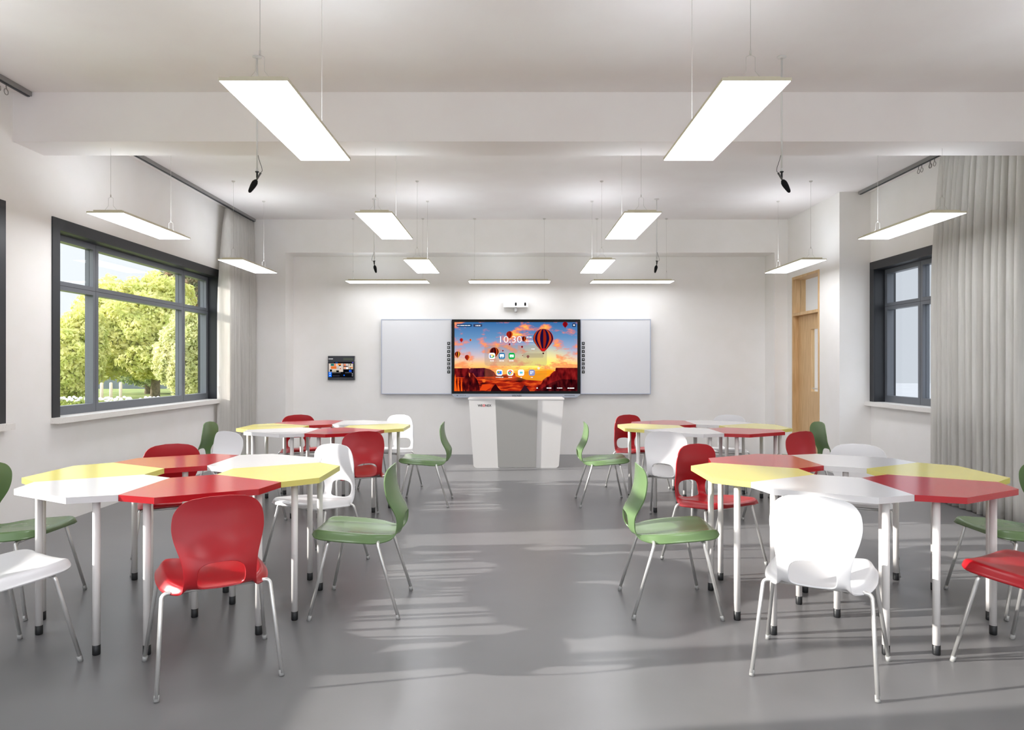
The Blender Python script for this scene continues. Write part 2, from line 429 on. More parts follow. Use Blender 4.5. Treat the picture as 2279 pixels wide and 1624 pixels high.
# ---------------------------------------------------------------- curtain rails, rings, curtains
def rail(y0, y1, x, label):
    o = MB().box(x - .024, x + .024, y0, y1, ZC - .036, ZC).box(x - .01, x + .01, y0 + .004, y1 - .004, ZC - .042, ZC - .036, 1)
    o = o.build('curtain_rail', [M['rail'], M['railslot']]); return tag(o, label, 'curtain rail')
XCL, XCR = -3.828, 4.345
rail(1.2, 5.665, XCL, 'grey ceiling curtain rail at the top left corner, in front of the beam')
rail(6.055, 10.61, XCL, 'grey ceiling curtain rail above the tree window')
rail(6.055, 8.92, XCR, 'grey ceiling curtain rail above the right window')
ring_src = None
def ring(x, y, label, group):
    global ring_src
    if ring_src is None:
        r = thing('curtain_ring', label, 'curtain ring')
        MB().torus((0, 0, -.055), .022, .0032, 'x').build('loop', M['ring'], r)
        MB().tube([(0, 0, 0), (0, 0, -.02), (0, .006, -.03)], .004).build('hook', M['ring'], r)
        ring_src = r
    else:
        r = copy_tree(ring_src)
    r.location = (x, y, ZC - .042); r['label'] = label; r['group'] = group
for y in (4.60, 4.92, 4.99, 5.05, 5.12, 5.33, 5.41):
    ring(XCL, y, 'grey metal ring hanging empty from the near left curtain rail', 'empty rings on the near left rail')
for y in (6.62, 6.78, 6.84):
    ring(XCR, y + .8, 'grey metal ring hanging empty from the right curtain rail, next to the curtain', 'empty rings on the right rail')
for y in (6.9, 6.98):
    ring(XCR, y + .45, 'grey metal ring at the free edge of the right curtain', 'rings at the edge of the right curtain')

def curtain(x, y0, y1, folds, amp, seed, label, top_in=0.0, front=-1, face=1):
    rnd = random.Random(seed); n = folds * 14 + 1; rows = 16
    ph = [0.0]
    for k in range(folds): ph.append(ph[-1] + rnd.uniform(.65, 1.35))
    tot = ph[-1]; am = [rnd.uniform(.65, 1.15) for _ in range(folds + 1)]
    b = bmesh.new(); g = []
    zt, zb = ZC - .06, .012
    for j in range(rows + 1):
        t = j / rows; z = zt + (zb - zt) * t; row = []
        open_ = .35 + .65 * min(1, t * 3.0) ** .7
        for i in range(n):
            s = i / (n - 1); f = s * folds; k = min(int(f), folds - 1); u = f - k
            yy = (ph[k] + (ph[k + 1] - ph[k]) * u) / tot
            ya_ = y0 + top_in * (1 - min(1, t * 2.2)) ** 2 * (1 if front < 0 else 0)
            yb_ = y1 - top_in * (1 - min(1, t * 2.2)) ** 2 * (1 if front > 0 else 0)
            a = amp * (am[k] * (1 - u) + am[k + 1] * u) * open_
            lobe = max(0.0, math.sin(PI * u)) ** .62              # rounded pleats with tight creases between them
            rip = .16 * math.sin(2 * PI * u + am[k] * 9) * math.sin(PI * u)
            xx = x + face * (a * (lobe * 2 - 1.1 + rip)) + .006 * math.sin(5 * s + 2.2 * t + seed)
            row.append(b.verts.new((xx, ya_ + (yb_ - ya_) * yy + .010 * math.sin(2 * PI * u + am[k] * 5) * open_, z)))
        g.append(row)
    for j in range(rows):
        for i in range(n - 1):
            f = b.faces.new((g[j][i], g[j][i + 1], g[j + 1][i + 1], g[j + 1][i])); f.smooth = True
    bmesh.ops.solidify(b, geom=b.faces[:], thickness=.003)
    me = bpy.data.meshes.new('curtain'); b.to_mesh(me); b.free(); me.materials.append(M['curtain'])
    o = bpy.data.objects.new('curtain', me); C.objects.link(o)
    return tag(o, label, 'curtain')
curtain(XCL, 9.50, 10.58, 12, .07, 3, 'grey pleated curtain gathered in the far left corner beside the tree window', .10, -1, 1)
curtain(XCR, 6.07, 7.36, 14, .085, 8, 'grey floor length pleated curtain at the right edge of the photo', .10, 1, -1)

# ---------------------------------------------------------------- pendant lamps
def make_lamp():
    r = thing('pendant_lamp', '', 'pendant lamp')
    L2, W2_ = .60, .15
    MB().box(-W2_, W2_, -L2, L2, .002, .016).bevel(.002, 1).build('frame', M['lampw'], r)
    MB().box(-W2_ + .004, W2_ - .004, -L2 + .004, L2 - .004, 0, .003).build('diffuser', M['lampd'], r)
    hs = MB().box(-W2_ + .035, W2_ - .035, -L2 + .035, L2 - .035, .016, .034).bevel(.004, 1).build('housing', M['lampw'], r)
    MB().box(-W2_ + .05, W2_ - .05, -.14, .54, .034, .036).build('uplight', M['lampu'], hs)  # glowing strip added on top to light the ceiling, kept clear of the beam
    H = ZC - 2.603
    for s in (-1, 1):
        y = s * (L2 - .085)
        w = MB().cyl((0, y, .165), (0, y, H - .012), .0013, 8)
        w.tube([(0, y, .15), (-.02, y, .14), (-.02, y, .078), (-.056, y, .034)], .001, 6).tube([(0, y, .15), (.02, y, .14), (.02, y, .078), (.056, y, .034)], .001, 6)
        w = w.build('suspension_wire', M['wire'], r)
        MB().cyl((0, y, .148), (0, y, .168), .0042, 10).build('gripper', M['wire'], w)
        MB().lathe([(.0, 0), (.012, 0), (.022, .012), (.022, .014)], (0, y, H - .014), None, 16).build('ceiling_rose', M['wire'], w)
    return r
lamp = make_lamp(); first = True
cols = (-3.28, -1.116, 1.056, 3.517); colw = ('next to the left windows', 'left of the aisle', 'right of the aisle', 'next to the right wall')
roww = ('nearest row', 'middle row', 'third row', 'added unseen row above the viewer'); rowy = (3.68, 6.36, 8.93, 1.02)
def place_lamp(x, y, rz, label, group):
    global first
    o = lamp if first else copy_tree(lamp); first = False
    o.location = (x, y, 2.603); o.rotation_euler = (0, 0, rz); o['label'] = label; o['group'] = group
    if rz:                                                        # lamps before the boards get a weaker diffuser and weaker added top strip
        for h_ in kids(o):
            if h_.name.startswith('diffuser'):
                h_.material_slots[0].link = 'OBJECT'; h_.material_slots[0].material = M['lampd_dim']
            for u_ in kids(h_):
                if u_.name.startswith('uplight'):
                    u_.material_slots[0].link = 'OBJECT'; u_.material_slots[0].material = M['lampu_dim']
for j, y in enumerate(rowy):  # outer lamps of the nearest row and the row overhead are unseen, added for brightness
    for i, x in enumerate(cols):
        place_lamp(x, y, 0, 'white pendant lamp panel %s in the %s' % (colw[i], roww[j]), 'lengthwise pendant lamps')
for x, w in ((-1.833, 'left'), (-.037, 'middle'), (1.77, 'right')):
    place_lamp(x, 10.57, PI / 2, 'white pendant lamp hung crosswise before the end wall, the %s of three' % w, 'crosswise pendant lamps')

# ---------------------------------------------------------------- hanging microphones
def mic(x, y, dirx, diry, cab, label):
    r = thing('hanging_microphone', label, 'microphone', (x, y, ZC), 0, 'hanging microphones')
    zt = -(ZC - 2.748)
    MB().lathe([(.0, 0), (.032, 0), (.032, -.005), (.012, -.012), (.0, -.012)], (0, 0, 0), None, 24).build('ceiling_flange', M['pole'], r)
    MB().cyl((0, 0, -.01), (0, 0, zt), .0066, 14).cyl((0, 0, zt + .012), (0, 0, zt - .008), .0066, 14, r1=.010).build('pole', M['pole'], r)
    MB().lathe([(.0, zt - .008), (.0135, zt - .010), (.0135, zt - .014), (.0065, zt - .02), (.0065, zt - .055), (.0, zt - .057)], (0, 0, 0), None, 18).build('socket', M['rubber'], r)
    dv = Vector((dirx, diry, -.85)).normalized(); c = Vector((0, 0, zt - .062))
    R = dv.to_track_quat('Z', 'Y').to_matrix()
    MB().cyl(c - dv * .045, c + dv * .012, .0062, 14).cyl(c - dv * .05, c - dv * .044, .0075, 14).build('microphone_body', M['micgrey'], r)
    MB().lathe([(.0, .0), (.011, .004), (.019, .020), (.0205, .034), (.019, .055), (.014, .085), (.011, .097), (.006, .104), (0, .106)], c + dv * .006, R, 20).build('foam_windshield', M['foam'], r)
    e = c - dv * .05
    MB().tube([(cab * .006, 0, zt + .105), (cab * .018, 0, zt + .06), (cab * .034, 0, zt + .015), (cab * .036, 0, zt - .008), tuple(e)], .0018, 8, bend=.03).build('cable', M['foam'], r)
mic(-1.790, 5.02, -.53, .05, 1, 'black foam microphone on a grey ceiling pole behind the left nearest lamp')
mic(1.894, 5.02, .53, .05, -1, 'black foam microphone on a grey ceiling pole behind the right nearest lamp')
mic(-1.794, 9.32, .20, -.1, -1, 'small far black microphone on a ceiling pole, left of the screen')
mic(1.886, 9.32, -.20, -.1, 1, 'small far black microphone on a ceiling pole, right of the screen')

# ---------------------------------------------------------------- tables
CL = {'nl': (-1.862, 4.13, 'near left cluster'), 'nr': (1.904, 4.13, 'near right cluster'),
      'fl': (-1.862, 7.16, 'far left cluster'), 'fr': (1.904, 7.16, 'far right cluster')}
TZ, TT = .766, .030
def pol(r, deg): return (r * math.cos(math.radians(deg)), r * math.sin(math.radians(deg)))
def make_table(mname, tm):
    r = thing('student_table', '', 'table')
    g = .0008
    pts = [pol(.235, -30), pol(.75, -30), pol(.845, -16), pol(.845, 16), pol(.75, 30), pol(.235, 30)]
    cx = sum(p[0] for p in pts) / 6
    pts = [(cx + (x - cx) * (1 - g * 2), y * (1 - g * 3)) for x, y in pts]
    MB().prism(pts, 'z', TZ - TT, TZ).bevel(.0025, 2).build('tabletop', tm, r)
    for (rad, a) in ((.73, -20.5), (.73, 20.5), (.246, 0)):
        x, y = pol(rad, a)
        l = MB().cyl((x, y, .04), (x, y, TZ - TT), .0172, 20).build('leg', M['legwhite'], r)
        MB().lathe([(0, 0), (.0165, 0), (.0182, .004), (.0182, .046), (.0172, .047)], (x, y, 0), None, 20).build('foot_cap', M['rubber'], l)
    return r
SECT = {-60: ('front right', 'tred', 'red'), -120: ('front left', 'twhite', 'white'), 180: ('left', 'tyellow', 'yellow'),
        0: ('right', 'tyellow', 'yellow'), 120: ('back left', 'tred', 'red'), 60: ('back right', 'twhite', 'white')}
tsrc = {}
for key, (cx, cy, cn) in CL.items():
    for a, (pos, tm, col) in SECT.items():
        if tm not in tsrc:
            t = tsrc[tm] = make_table(tm, M[tm])
        else:
            t = copy_tree(tsrc[tm])
        t.location = (cx, cy, 0); t.rotation_euler = (0, 0, math.radians(a))
        t['label'] = '%s six sided student table on the %s side of the %s' % (col, pos, cn)
        t['group'] = 'student tables'

# ---------------------------------------------------------------- chairs
PROF = [  # y, z, half width, curve of the cross section (forward), seat weight
    (.253, .434, .140, 0, 0), (.250, .447, .168, 0, .3), (.228, .457, .204, 0, .8), (.185, .457, .226, 0, 1), (.10, .450, .235, 0, 1),
    (.0, .442, .234, 0, 1), (-.09, .432, .216, .004, 1), (-.158, .425, .178, .012, .8), (-.212, .428, .154, .024, .45), (-.243, .450, .146, .034, .15),
    (-.257, .482, .145, .042, 0), (-.257, .520, .148, .043, 0), (-.244, .557, .156, .042, 0), (-.223, .592, .168, .038, 0), (-.203, .630, .180, .034, 0),
    (-.187, .674, .188, .028, 0), (-.179, .718, .186, .026, 0), (-.176, .748, .178, .024, 0), (-.176, .777, .158, .020, 0), (-.177, .796, .130, .014, 0), (-.178, .807, .090, .006, 0), (-.1785, .812, .04, 0, 0)]
def smooth(a, b, x):
    t = min(1, max(0, (x - a) / (b - a))); return t * t * (3 - 2 * t)
arc = [0.0]
for p, q in zip(PROF, PROF[1:]): arc.append(arc[-1] + math.hypot(q[0] - p[0], q[1] - p[1]))
def prof_at(s):
    s = min(max(s, 0), arc[-1]); i = 0
    while i < len(arc) - 2 and arc[i + 1] < s: i += 1
    t = (s - arc[i]) / (arc[i + 1] - arc[i])
    P0, P1, P2, P3 = PROF[max(i - 1, 0)], PROF[i], PROF[i + 1], PROF[min(i + 2, len(PROF) - 1)]
    return [.5 * (2 * b + (c - a) * t + (2 * a - 5 * b + 4 * c - d_) * t * t + (3 * b - a - 3 * c + d_) * t ** 3) for a, b, c, d_ in zip(P0, P1, P2, P3)]
def shell_pt(u, s):
    y, z, w, cu, sw = prof_at(s); a = abs(u); sw = max(0, min(1, sw))
    dz = sw * (.008 * smooth(.45, .84, a) - .040 * smooth(.84, 1.0, a) ** 1.3 - .004 * (1 - smooth(0, .5, a)))
    return Vector((u * w, y + cu * a ** 2.2, z + dz))
def make_shell():
    nu, nv = 40, 92; b = bmesh.new()
    us = [math.sin((i / nu * 2 - 1) * PI / 2 * .82) / math.sin(PI / 2 * .82) for i in range(nu + 1)]
    ss = [arc[-1] * j / nv for j in range(nv + 1)]
    sc0, sc1 = arc[8] - .004, arc[12] - .014                 # hole: from the rear lip of the seat to above the hips
    sc, sh, hu = (sc0 + sc1) / 2, (sc1 - sc0) / 2, .665
    def rad(u, s): return ((abs(u) / hu) ** 2.8 + (abs(s - sc) / sh) ** 2.8) ** (1 / 2.8)
    V = {}; par = {}
    for j, s in enumerate(ss):
        for i, u in enumerate(us):
            v = b.verts.new(shell_pt(u, s)); V[i, j] = v; par[v] = (u, s)
    for j in range(nv):
        for i in range(nu):
            q = [V[i, j], V[i + 1, j], V[i + 1, j + 1], V[i, j + 1]]
            if sum(rad(*par[v]) < 1 for v in q) < 3:
                b.faces.new(q).smooth = True
    for v in [v for v in b.verts if not v.link_faces]: b.verts.remove(v)
    for v in b.verts:
        if v.is_boundary:
            u, s = par[v]; r = rad(u, s)
            if r < 1.6 and abs(u) < .95:
                v.co = shell_pt(u / r, sc + (s - sc) / r)
    bmesh.ops.recalc_face_normals(b, faces=b.faces[:])
    me = bpy.data.meshes.new('shell'); b.to_mesh(me); b.free()
    o = bpy.data.objects.new('shell', me); C.objects.link(o)
    so = o.modifiers.new('t', 'SOLIDIFY'); so.thickness = .007; so.offset = 0; so.use_even_offset = False
    bv = o.modifiers.new('b', 'BEVEL'); bv.width = .0022; bv.segments = 2; bv.limit_method = 'ANGLE'; bv.angle_limit = math.radians(50)
    dg = bpy.context.evaluated_depsgraph_get(); dg.update()
    m2 = bpy.data.meshes.new_from_object(o.evaluated_get(dg)); bpy.data.objects.remove(o)
    m2.polygons.foreach_set('use_smooth', [True] * len(m2.polygons)); m2.name = 'shell'
    return m2
shell_me = make_shell()
def make_chair(col):
    r = thing('school_chair', '', 'chair')
    me = shell_me.copy(); me.materials.clear(); me.materials.append(M[col])
    o = bpy.data.objects.new('shell', me); C.objects.link(o); o.parent = r
    for y, x1, zt, yk, xf, yf in ((.150, .185, .408, .162, .270, .240), (-.120, .170, .404, -.134, .250, -.240)):
        MB().cyl((-x1, y, zt), (x1, y, zt), .0088, 14).build('cross_tube', M['chrome'], r)
        for s in (-1, 1):
            l = MB().tube([(s * x1, y, zt), (s * .222, y, zt), (s * .226, yk, zt - .05), (s * xf, yf, .012)], .0092, 14, bend=.042, nb=6).build('leg', M['chrome'], r)
            dv = (Vector((s * xf, yf, .0)) - Vector((s * .226, yk, zt - .05))).normalized()
            MB().cyl((s * xf, yf, 0), (s * xf - dv.x * .026, yf - dv.y * .026, .026), .0115, 14).build('foot_glide', M['glide'], l)
    return r
CH = {0: ('green', 'on the right side'), 60: ('white', 'at the back right'), 120: ('red', 'at the back left'),
      180: ('green', 'on the left side'), 240: ('white', 'at the front left'), 300: ('red', 'at the front right')}
csrc = {}
for key, (cx, cy, cn) in CL.items():
    for a, (col, pos) in CH.items():
        if col not in csrc:
            c = csrc[col] = make_chair(col)
        else:
            c = copy_tree(csrc[col])
        x, y = pol(1.005, a)
        c.location = (cx + x, cy + y, 0); c.rotation_euler = (0, 0, math.radians(a + 90))
        c['label'] = '%s plastic shell chair %s of the %s of tables' % (col, pos, cn)
        c['group'] = 'school chairs'

# ---------------------------------------------------------------- teaching wall
SC = 145.3                                   # boards hang in the plane y = 10.95
YW = FPX / SC
def bx_(px): return (px - 1139.5) / SC
def bz_(py): return CAMZ + (812 - py) / SC
def board(x0, x1, label):
    r = thing('whiteboard', label, 'whiteboard', ((x0 + x1) / 2, YN, .933)); w = (x1 - x0) / 2; H = 1.149; y0 = YW - YN
    MB().box(-w + .012, w - .012, y0 + .004, 0, .012, H - .012).build('board_surface', M['board'], r)
    f = MB().box(-w, w, y0, 0, 0, .012).box(-w, w, y0, 0, H - .012, H).box(-w, -w + .012, y0, 0, .012, H - .012).box(w - .012, w, y0, 0, .012, H - .012)
    f.build('board_frame', M['boardf'], r)
    return r
board(bx_(848.3), bx_(1005.0), 'white writing board on the end wall, left of the screen')
board(bx_(1292.0), bx_(1448.5), 'white writing board on the end wall, right of the screen')

# interactive display
YD = 10.90; SD = FPX / YD
def dx_(px): return (px - 1139.5) / SD
def dz_(py): return CAMZ + (812 - py) / SD
dc = ((dx_(1006) + dx_(1291)) / 2, YN, .88)
disp = thing('interactive_display', 'large black interactive screen showing hot air balloons at sunset', 'display', dc)
def dm(mb): return mb
def lx(px): return dx_(px) - dc[0]
def lz(py): return dz_(py) - dc[2]
y0 = YD - YN
MB().box(lx(1006), lx(1291), y0, -.001, lz(876), lz(710.5)).bevel(.004, 2).build('bezel', M['black'], disp)
b_ = MB().prism([(lx(1006), lz(876)), (lx(1291), lz(876)), (lx(1290), lz(879)), (lx(1283), lz(884.5)), (lx(1014), lz(884.5)), (lx(1007), lz(879))], 'y', y0 - .012, -.001).bevel(.003, 2).build('control_bar', M['bar'], disp)
t = MB(); put_text(t, 'WEONEX', lx(1150), y0 - .0126, lz(880.3), .030, .150, .012); t.build('lettering', M['ink'], b_)
t = MB()
for k, w in ((0, 3.2), (1, 1.2), (2, 1.2), (3, 1.2), (4, 1.2)):
    px = 1018 + (0 if k == 0 else 3.4 + k * 3.6); t.box(lx(px - w / 2), lx(px + w / 2), y0 - .0128, y0 - .0115, lz(880.4), lz(879.2))
t.build('indicator_keys', M['ink'], b_)
t = MB()
for k in range(8): t.box(lx(1256.5 + k * 2.9), lx(1258 + k * 2.9), y0 - .0128, y0 - .0115, lz(880.6), lz(879))
t.build('port_slots', M['ink'], b_)

# the picture on the screen: flat shapes of one mesh, given in units of 1/7.597 pixel
def screen():
    mats = []; mb = MB(); order = [0]
    def mi(m):
        if m not in mats: mats.append(m)
        return mats.index(m)
    def X(c): return lx(1000 + c / 7.597)
    def Z(c): return lz(700 + c / 7.597)
    def poly(pts, m):
        order[0] += 1; y = y0 - .0003 - order[0] * .00002
        vs = [mb.b.verts.new((X(a), y, Z(c))) for a, c in pts]
        f = mb.b.faces.new(vs); f.material_index = mi(m)
    def disc(cx, cy, r, m, n=24, ry=None, a0=0, a1=2 * PI):
        ry = ry or r
        full = a1 - a0 > 6.2
        pts = [(cx + r * math.cos(a0 + (a1 - a0) * k / n), cy + ry * math.sin(a0 + (a1 - a0) * k / n)) for k in range(n if full else n + 1)]
        if not full: pts.append((cx, cy))
        poly(pts, m)
    def rsq(cx, cy, w, h, r, m):
        pts = []
        for sx, sy, a in ((1, 1, 0), (-1, 1, PI / 2), (-1, -1, PI), (1, -1, 1.5 * PI)):
            for k in range(6):
                t = a + PI / 2 * k / 5; pts.append((cx + sx * (w / 2 - r) + r * math.cos(t), cy + sy * (h / 2 - r) + r * math.sin(t)))
        poly(pts, m)
    E = {}
    def em(*rgb):
        if rgb not in E: E[rgb] = emis('screen_colour', rgb, .9)
        return E[rgb]
    # sky
    sky = emis('screen_sunset_sky', (80, 130, 180)); tr = sky.node_tree
    en = [n for n in tr.nodes if n.type == 'EMISSION'][0]
    tc = tr.nodes.new('ShaderNodeTexCoord'); sp = tr.nodes.new('ShaderNodeSeparateXYZ'); tr.links.new(tc.outputs['Object'], sp.inputs[0])
    mr = tr.nodes.new('ShaderNodeMapRange'); mr.inputs[1].default_value = Z(920); mr.inputs[2].default_value = Z(127)
    rp = tr.nodes.new('ShaderNodeValToRGB'); el = rp.color_ramp.elements
    el[0].position = 0; el[0].color = lin((255, 190, 96)); el[1].position = 1; el[1].color = lin((52, 104, 160))
    for p_, c_ in ((.12, (250, 196, 130)), (.27, (206, 186, 190)), (.45, (150, 168, 200)), (.68, (98, 140, 184))):
        q = el.new(p_); q.color = lin(c_)
    tr.links.new(sp.outputs[2], mr.inputs[0]); tr.links.new(mr.outputs[0], rp.inputs[0])
    # glow about the setting sun of the picture
    vd = tr.nodes.new('ShaderNodeVectorMath'); vd.operation = 'DISTANCE'; mp0 = tr.nodes.new('ShaderNodeMapping'); mp0.inputs['Scale'].default_value = (1, 0, 1.5)
    tr.links.new(tc.outputs['Object'], mp0.inputs[0]); tr.links.new(mp0.outputs[0], vd.inputs[0]); vd.inputs[1].default_value = (X(1560), 0, Z(905) * 1.5)
    gr = tr.nodes.new('ShaderNodeMapRange'); gr.inputs[1].default_value = .62; gr.inputs[2].default_value = .05
    tr.links.new(vd.outputs['Value'], gr.inputs[0])
    g1 = tr.nodes.new('ShaderNodeMix'); g1.data_type = 'RGBA'; g1.inputs[7].default_value = lin((255, 246, 112))
    tr.links.new(gr.outputs[0], g1.inputs[0]); tr.links.new(rp.outputs[0], g1.inputs[6])
    # clouds
    mp = tr.nodes.new('ShaderNodeMapping'); mp.inputs['Scale'].default_value = (3.0, 1, 6.2); mp.inputs['Location'].default_value = (2.3, 0, .7)
    no = tr.nodes.new('ShaderNodeTexNoise'); no.inputs['Scale'].default_value = 1.0; no.inputs['Detail'].default_value = 6; no.inputs['Roughness'].default_value = .62
    tr.links.new(tc.outputs['Object'], mp.inputs[0]); tr.links.new(mp.outputs[0], no.inputs['Vector'])
    cm = tr.nodes.new('ShaderNodeMapRange'); cm.inputs[1].default_value = .50; cm.inputs[2].default_value = .60
    tr.links.new(no.outputs[0], cm.inputs[0])
    cr = tr.nodes.new('ShaderNodeValToRGB'); ce = cr.color_ramp.elements
    ce[0].position = .53; ce[0].color = lin((226, 110, 88)); ce[1].position = .70; ce[1].color = lin((255, 226, 104)); q = ce.new(.61); q.color = lin((252, 152, 92))
    tr.links.new(no.outputs[0], cr.inputs[0])
    g2 = tr.nodes.new('ShaderNodeMix'); g2.data_type = 'RGBA'
    tr.links.new(cm.outputs[0], g2.inputs[0]); tr.links.new(g1.outputs[2], g2.inputs[6]); tr.links.new(cr.outputs[0], g2.inputs[7])
    tr.links.new(g2.outputs[2], en.inputs[0])
    poly([(88, 127), (2165, 127), (2165, 1292), (88, 1292)], sky)
    # canyon ground
    gd = emis('screen_canyon_floor', (170, 40, 20)); tr = gd.node_tree; en = [n for n in tr.nodes if n.type == 'EMISSION'][0]
    tc = tr.nodes.new('ShaderNodeTexCoord'); mp = tr.nodes.new('ShaderNodeMapping'); mp.inputs['Scale'].default_value = (5, 1, 26)
    no = tr.nodes.new('ShaderNodeTexNoise'); no.inputs['Scale'].default_value = 1; no.inputs['Detail'].default_value = 5
    cr = tr.nodes.new('ShaderNodeValToRGB'); ce = cr.color_ramp.elements
    ce[0].position = .36; ce[0].color = lin((60, 8, 10)); ce[1].position = .72; ce[1].color = lin((255, 110, 40)); q = ce.new(.52); q.color = lin((172, 38, 18))
    tr.links.new(tc.outputs['Object'], mp.inputs[0]); tr.links.new(mp.outputs[0], no.inputs['Vector']); tr.links.new(no.outputs[0], cr.inputs[0]); tr.links.new(cr.outputs[0], en.inputs[0])
    poly([(88, 1040), (700, 1040), (1000, 1000), (1300, 960), (1700, 940), (2165, 1000), (2165, 1292), (88, 1292)], gd)
    poly([(1100, 950), (1500, 905), (1790, 930), (1720, 1000), (1560, 1120), (1300, 1100), (1120, 1040)], emis_alpha('screen_glow', (255, 170, 30), .75))
    disc(1510, 905, 22, em(255, 252, 226))
    def rock(c0, c1, c2):
        m_ = emis('screen_rock', c1); t_ = m_.node_tree; e_ = [n for n in t_.nodes if n.type == 'EMISSION'][0]
        a_ = t_.nodes.new('ShaderNodeTexCoord'); p_ = t_.nodes.new('ShaderNodeMapping'); p_.inputs['Scale'].default_value = (16, 1, 7)
        n_ = t_.nodes.new('ShaderNodeTexNoise'); n_.inputs['Scale'].default_value = 1; n_.inputs['Detail'].default_value = 6
        r_ = t_.nodes.new('ShaderNodeValToRGB'); l_ = r_.color_ramp.elements
        l_[0].position = .34; l_[0].color = lin(c0); l_[1].position = .68; l_[1].color = lin(c2); w_ = l_.new(.5); w_.color = lin(c1)
        t_.links.new(a_.outputs['Object'], p_.inputs[0]); t_.links.new(p_.outputs[0], n_.inputs['Vector']); t_.links.new(n_.outputs[0], r_.inputs[0]); t_.links.new(r_.outputs[0], e_.inputs[0])
        return m_
    r1, r2, r3, r4 = rock((40, 6, 20), (76, 16, 36), (110, 34, 44)), rock((56, 6, 10), (102, 14, 18), (140, 30, 30)), rock((20, 2, 6), (54, 6, 12), (100, 24, 26)), rock((30, 4, 8), (76, 10, 14), (150, 36, 22))
    poly([(88, 905), (330, 905), (345, 925), (360, 905), (590, 900), (690, 925), (760, 970), (800, 1040), (400, 1060), (88, 1060)], r1)
    poly([(88, 905), (330, 905), (340, 1040), (88, 1060)], r2)
    poly([(2165, 898), (1800, 898), (1790, 950), (1740, 985), (1700, 1040), (1590, 1100), (1560, 1160), (1480, 1240), (1440, 1292), (2165, 1292)], r2)
    poly([(2165, 1100), (1900, 1090), (1720, 1150), (1560, 1250), (1520, 1292), (2165, 1292)], r3)
    poly([(240, 1080), (330, 975), (400, 985), (460, 1080), (500, 1170), (520, 1292), (200, 1292)], r4)
    poly([(330, 975), (350, 1000), (345, 1060), (332, 1020)], em(250, 130, 80))
    poly([(400, 985), (465, 1075), (455, 1080), (390, 1000)], em(170, 60, 44))
    for a, w, tp in ((100, 34, 1000), (150, 30, 1040), (205, 22, 1060)):
        poly([(a - w / 2, 1292), (a - w / 3, tp + 60), (a, tp), (a + w / 2, tp + 130), (a + w + 30, 1292)], em(255, 96, 24))
        poly([(a + w * .9, 1292), (a + w * .3, tp + 130), (a + w * .8, tp + 60), (a + w * 2, 1292)], em(88, 10, 12))
    poly([(700, 1292), (720, 1240), (780, 1170), (830, 1240), (880, 1292)], em(48, 6, 12))
    poly([(1200, 1292), (1240, 1240), (1275, 1185), (1320, 1240), (1360, 1292)], em(52, 22, 36))
    poly([(510, 1280), (560, 1180), (690, 1170), (700, 1230), (620, 1285)], em(226, 70, 22))
    disc(585, 1118, 28, em(240, 110, 40))
    pan = emis_alpha('screen_panel', (150, 140, 130), .42)
    rsq(1122, 690, 1055, 348, 45, pan); rsq(1122, 1000, 1055, 222, 45, emis_alpha('screen_dock', (190, 110, 60), .18))
    # balloons
    def balloon(cx, cy, r, cols, basket=True, ky=1.0):
        n = len(cols); N = 18
        prof = []
        for k in range(N + 1):
            t = k / N
            if t < .5:
                a = PI / 2 * (1 - t / .5); prof.append((math.cos(a), -math.sin(a)))
            else:
                s_ = (t - .5) / .5; prof.append((1 - .88 * s_ ** 1.45, 1.22 * s_))
        for j in range(n):
            e0, e1 = -math.cos(PI * j / n), -math.cos(PI * (j + 1) / n)
            L = [(cx + r * e0 * w, cy + r * h * ky) for w, h in prof]; Rr = [(cx + r * e1 * w, cy + r * h * ky) for w, h in prof]
            poly(L + Rr[::-1], cols[j])
        if basket:
            disc(cx, cy + r * 1.4 * ky, r * .09, em(60, 10, 14), 10)
    o1, o2, nv_ = em(196, 66, 26), em(150, 34, 20), em(28, 14, 58)
    dk, yl, rd = em(40, 8, 12), em(240, 160, 50), em(176, 20, 24)
    balloon(1588, 412, 173, [nv_, o1, nv_, o1, nv_, o2, nv_, o1, nv_, o1])
    poly([(1530, 572), (1648, 572), (1600, 618), (1580, 618)], em(214, 26, 28))
    balloon(1020, 335, 56, [o2, em(150, 24, 16), o2, em(120, 14, 14), o1, yl])
    balloon(1262, 405, 40, [dk, em(130, 30, 18), dk, o1, dk, yl])
    balloon(762, 632, 78, [dk, em(120, 26, 20), dk, em(96, 20, 18), dk, o1, dk, yl])
    balloon(140, 668, 48, [o2, dk, o1, dk, yl, dk, yl])
    balloon(303, 722, 42, [o2, em(150, 30, 20), o2, o1, yl])
    balloon(205, 428, 30, [rd, rd, o1]); balloon(360, 428, 18, [rd, o1, yl], False)
    for cx, cy, r in ((1018, 500, 15), (1230, 543, 17), (905, 610, 13), (1330, 708, 24), (1958, 165, 44), (1240, 690, 8)):
        balloon(cx, cy, r, [em(150, 16, 26), em(122, 8, 22), em(140, 20, 20)], r > 14)
    # panels, clock, icons
    rsq(1420, 690, 345, 75, 20, emis_alpha('screen_search', (140, 124, 110), .4))
    rsq(252, 182, 255, 50, 10, em(28, 66, 110)); rsq(480, 182, 150, 50, 10, em(60, 70, 100))
    wh = M['inkwhite']
    def txt(s, cx, cy, h, w):
        order[0] += 1
        put_text(mb, s, X(cx), y0 - .0003 - order[0] * .00002, Z(cy), h / 7.597 / SD, w / 7.597 / SD, -.012, mi(wh))
    txt('10:30', 1042, 418, 108, 365)
    def dashes(cx, cy, ws, h=14):
        tot = sum(ws) + 6 * (len(ws) - 1); a = cx - tot / 2
        for w in ws:
            poly([(a, cy - h / 2), (a + w, cy - h / 2), (a + w, cy + h / 2), (a, cy + h / 2)], wh); a += w + 6
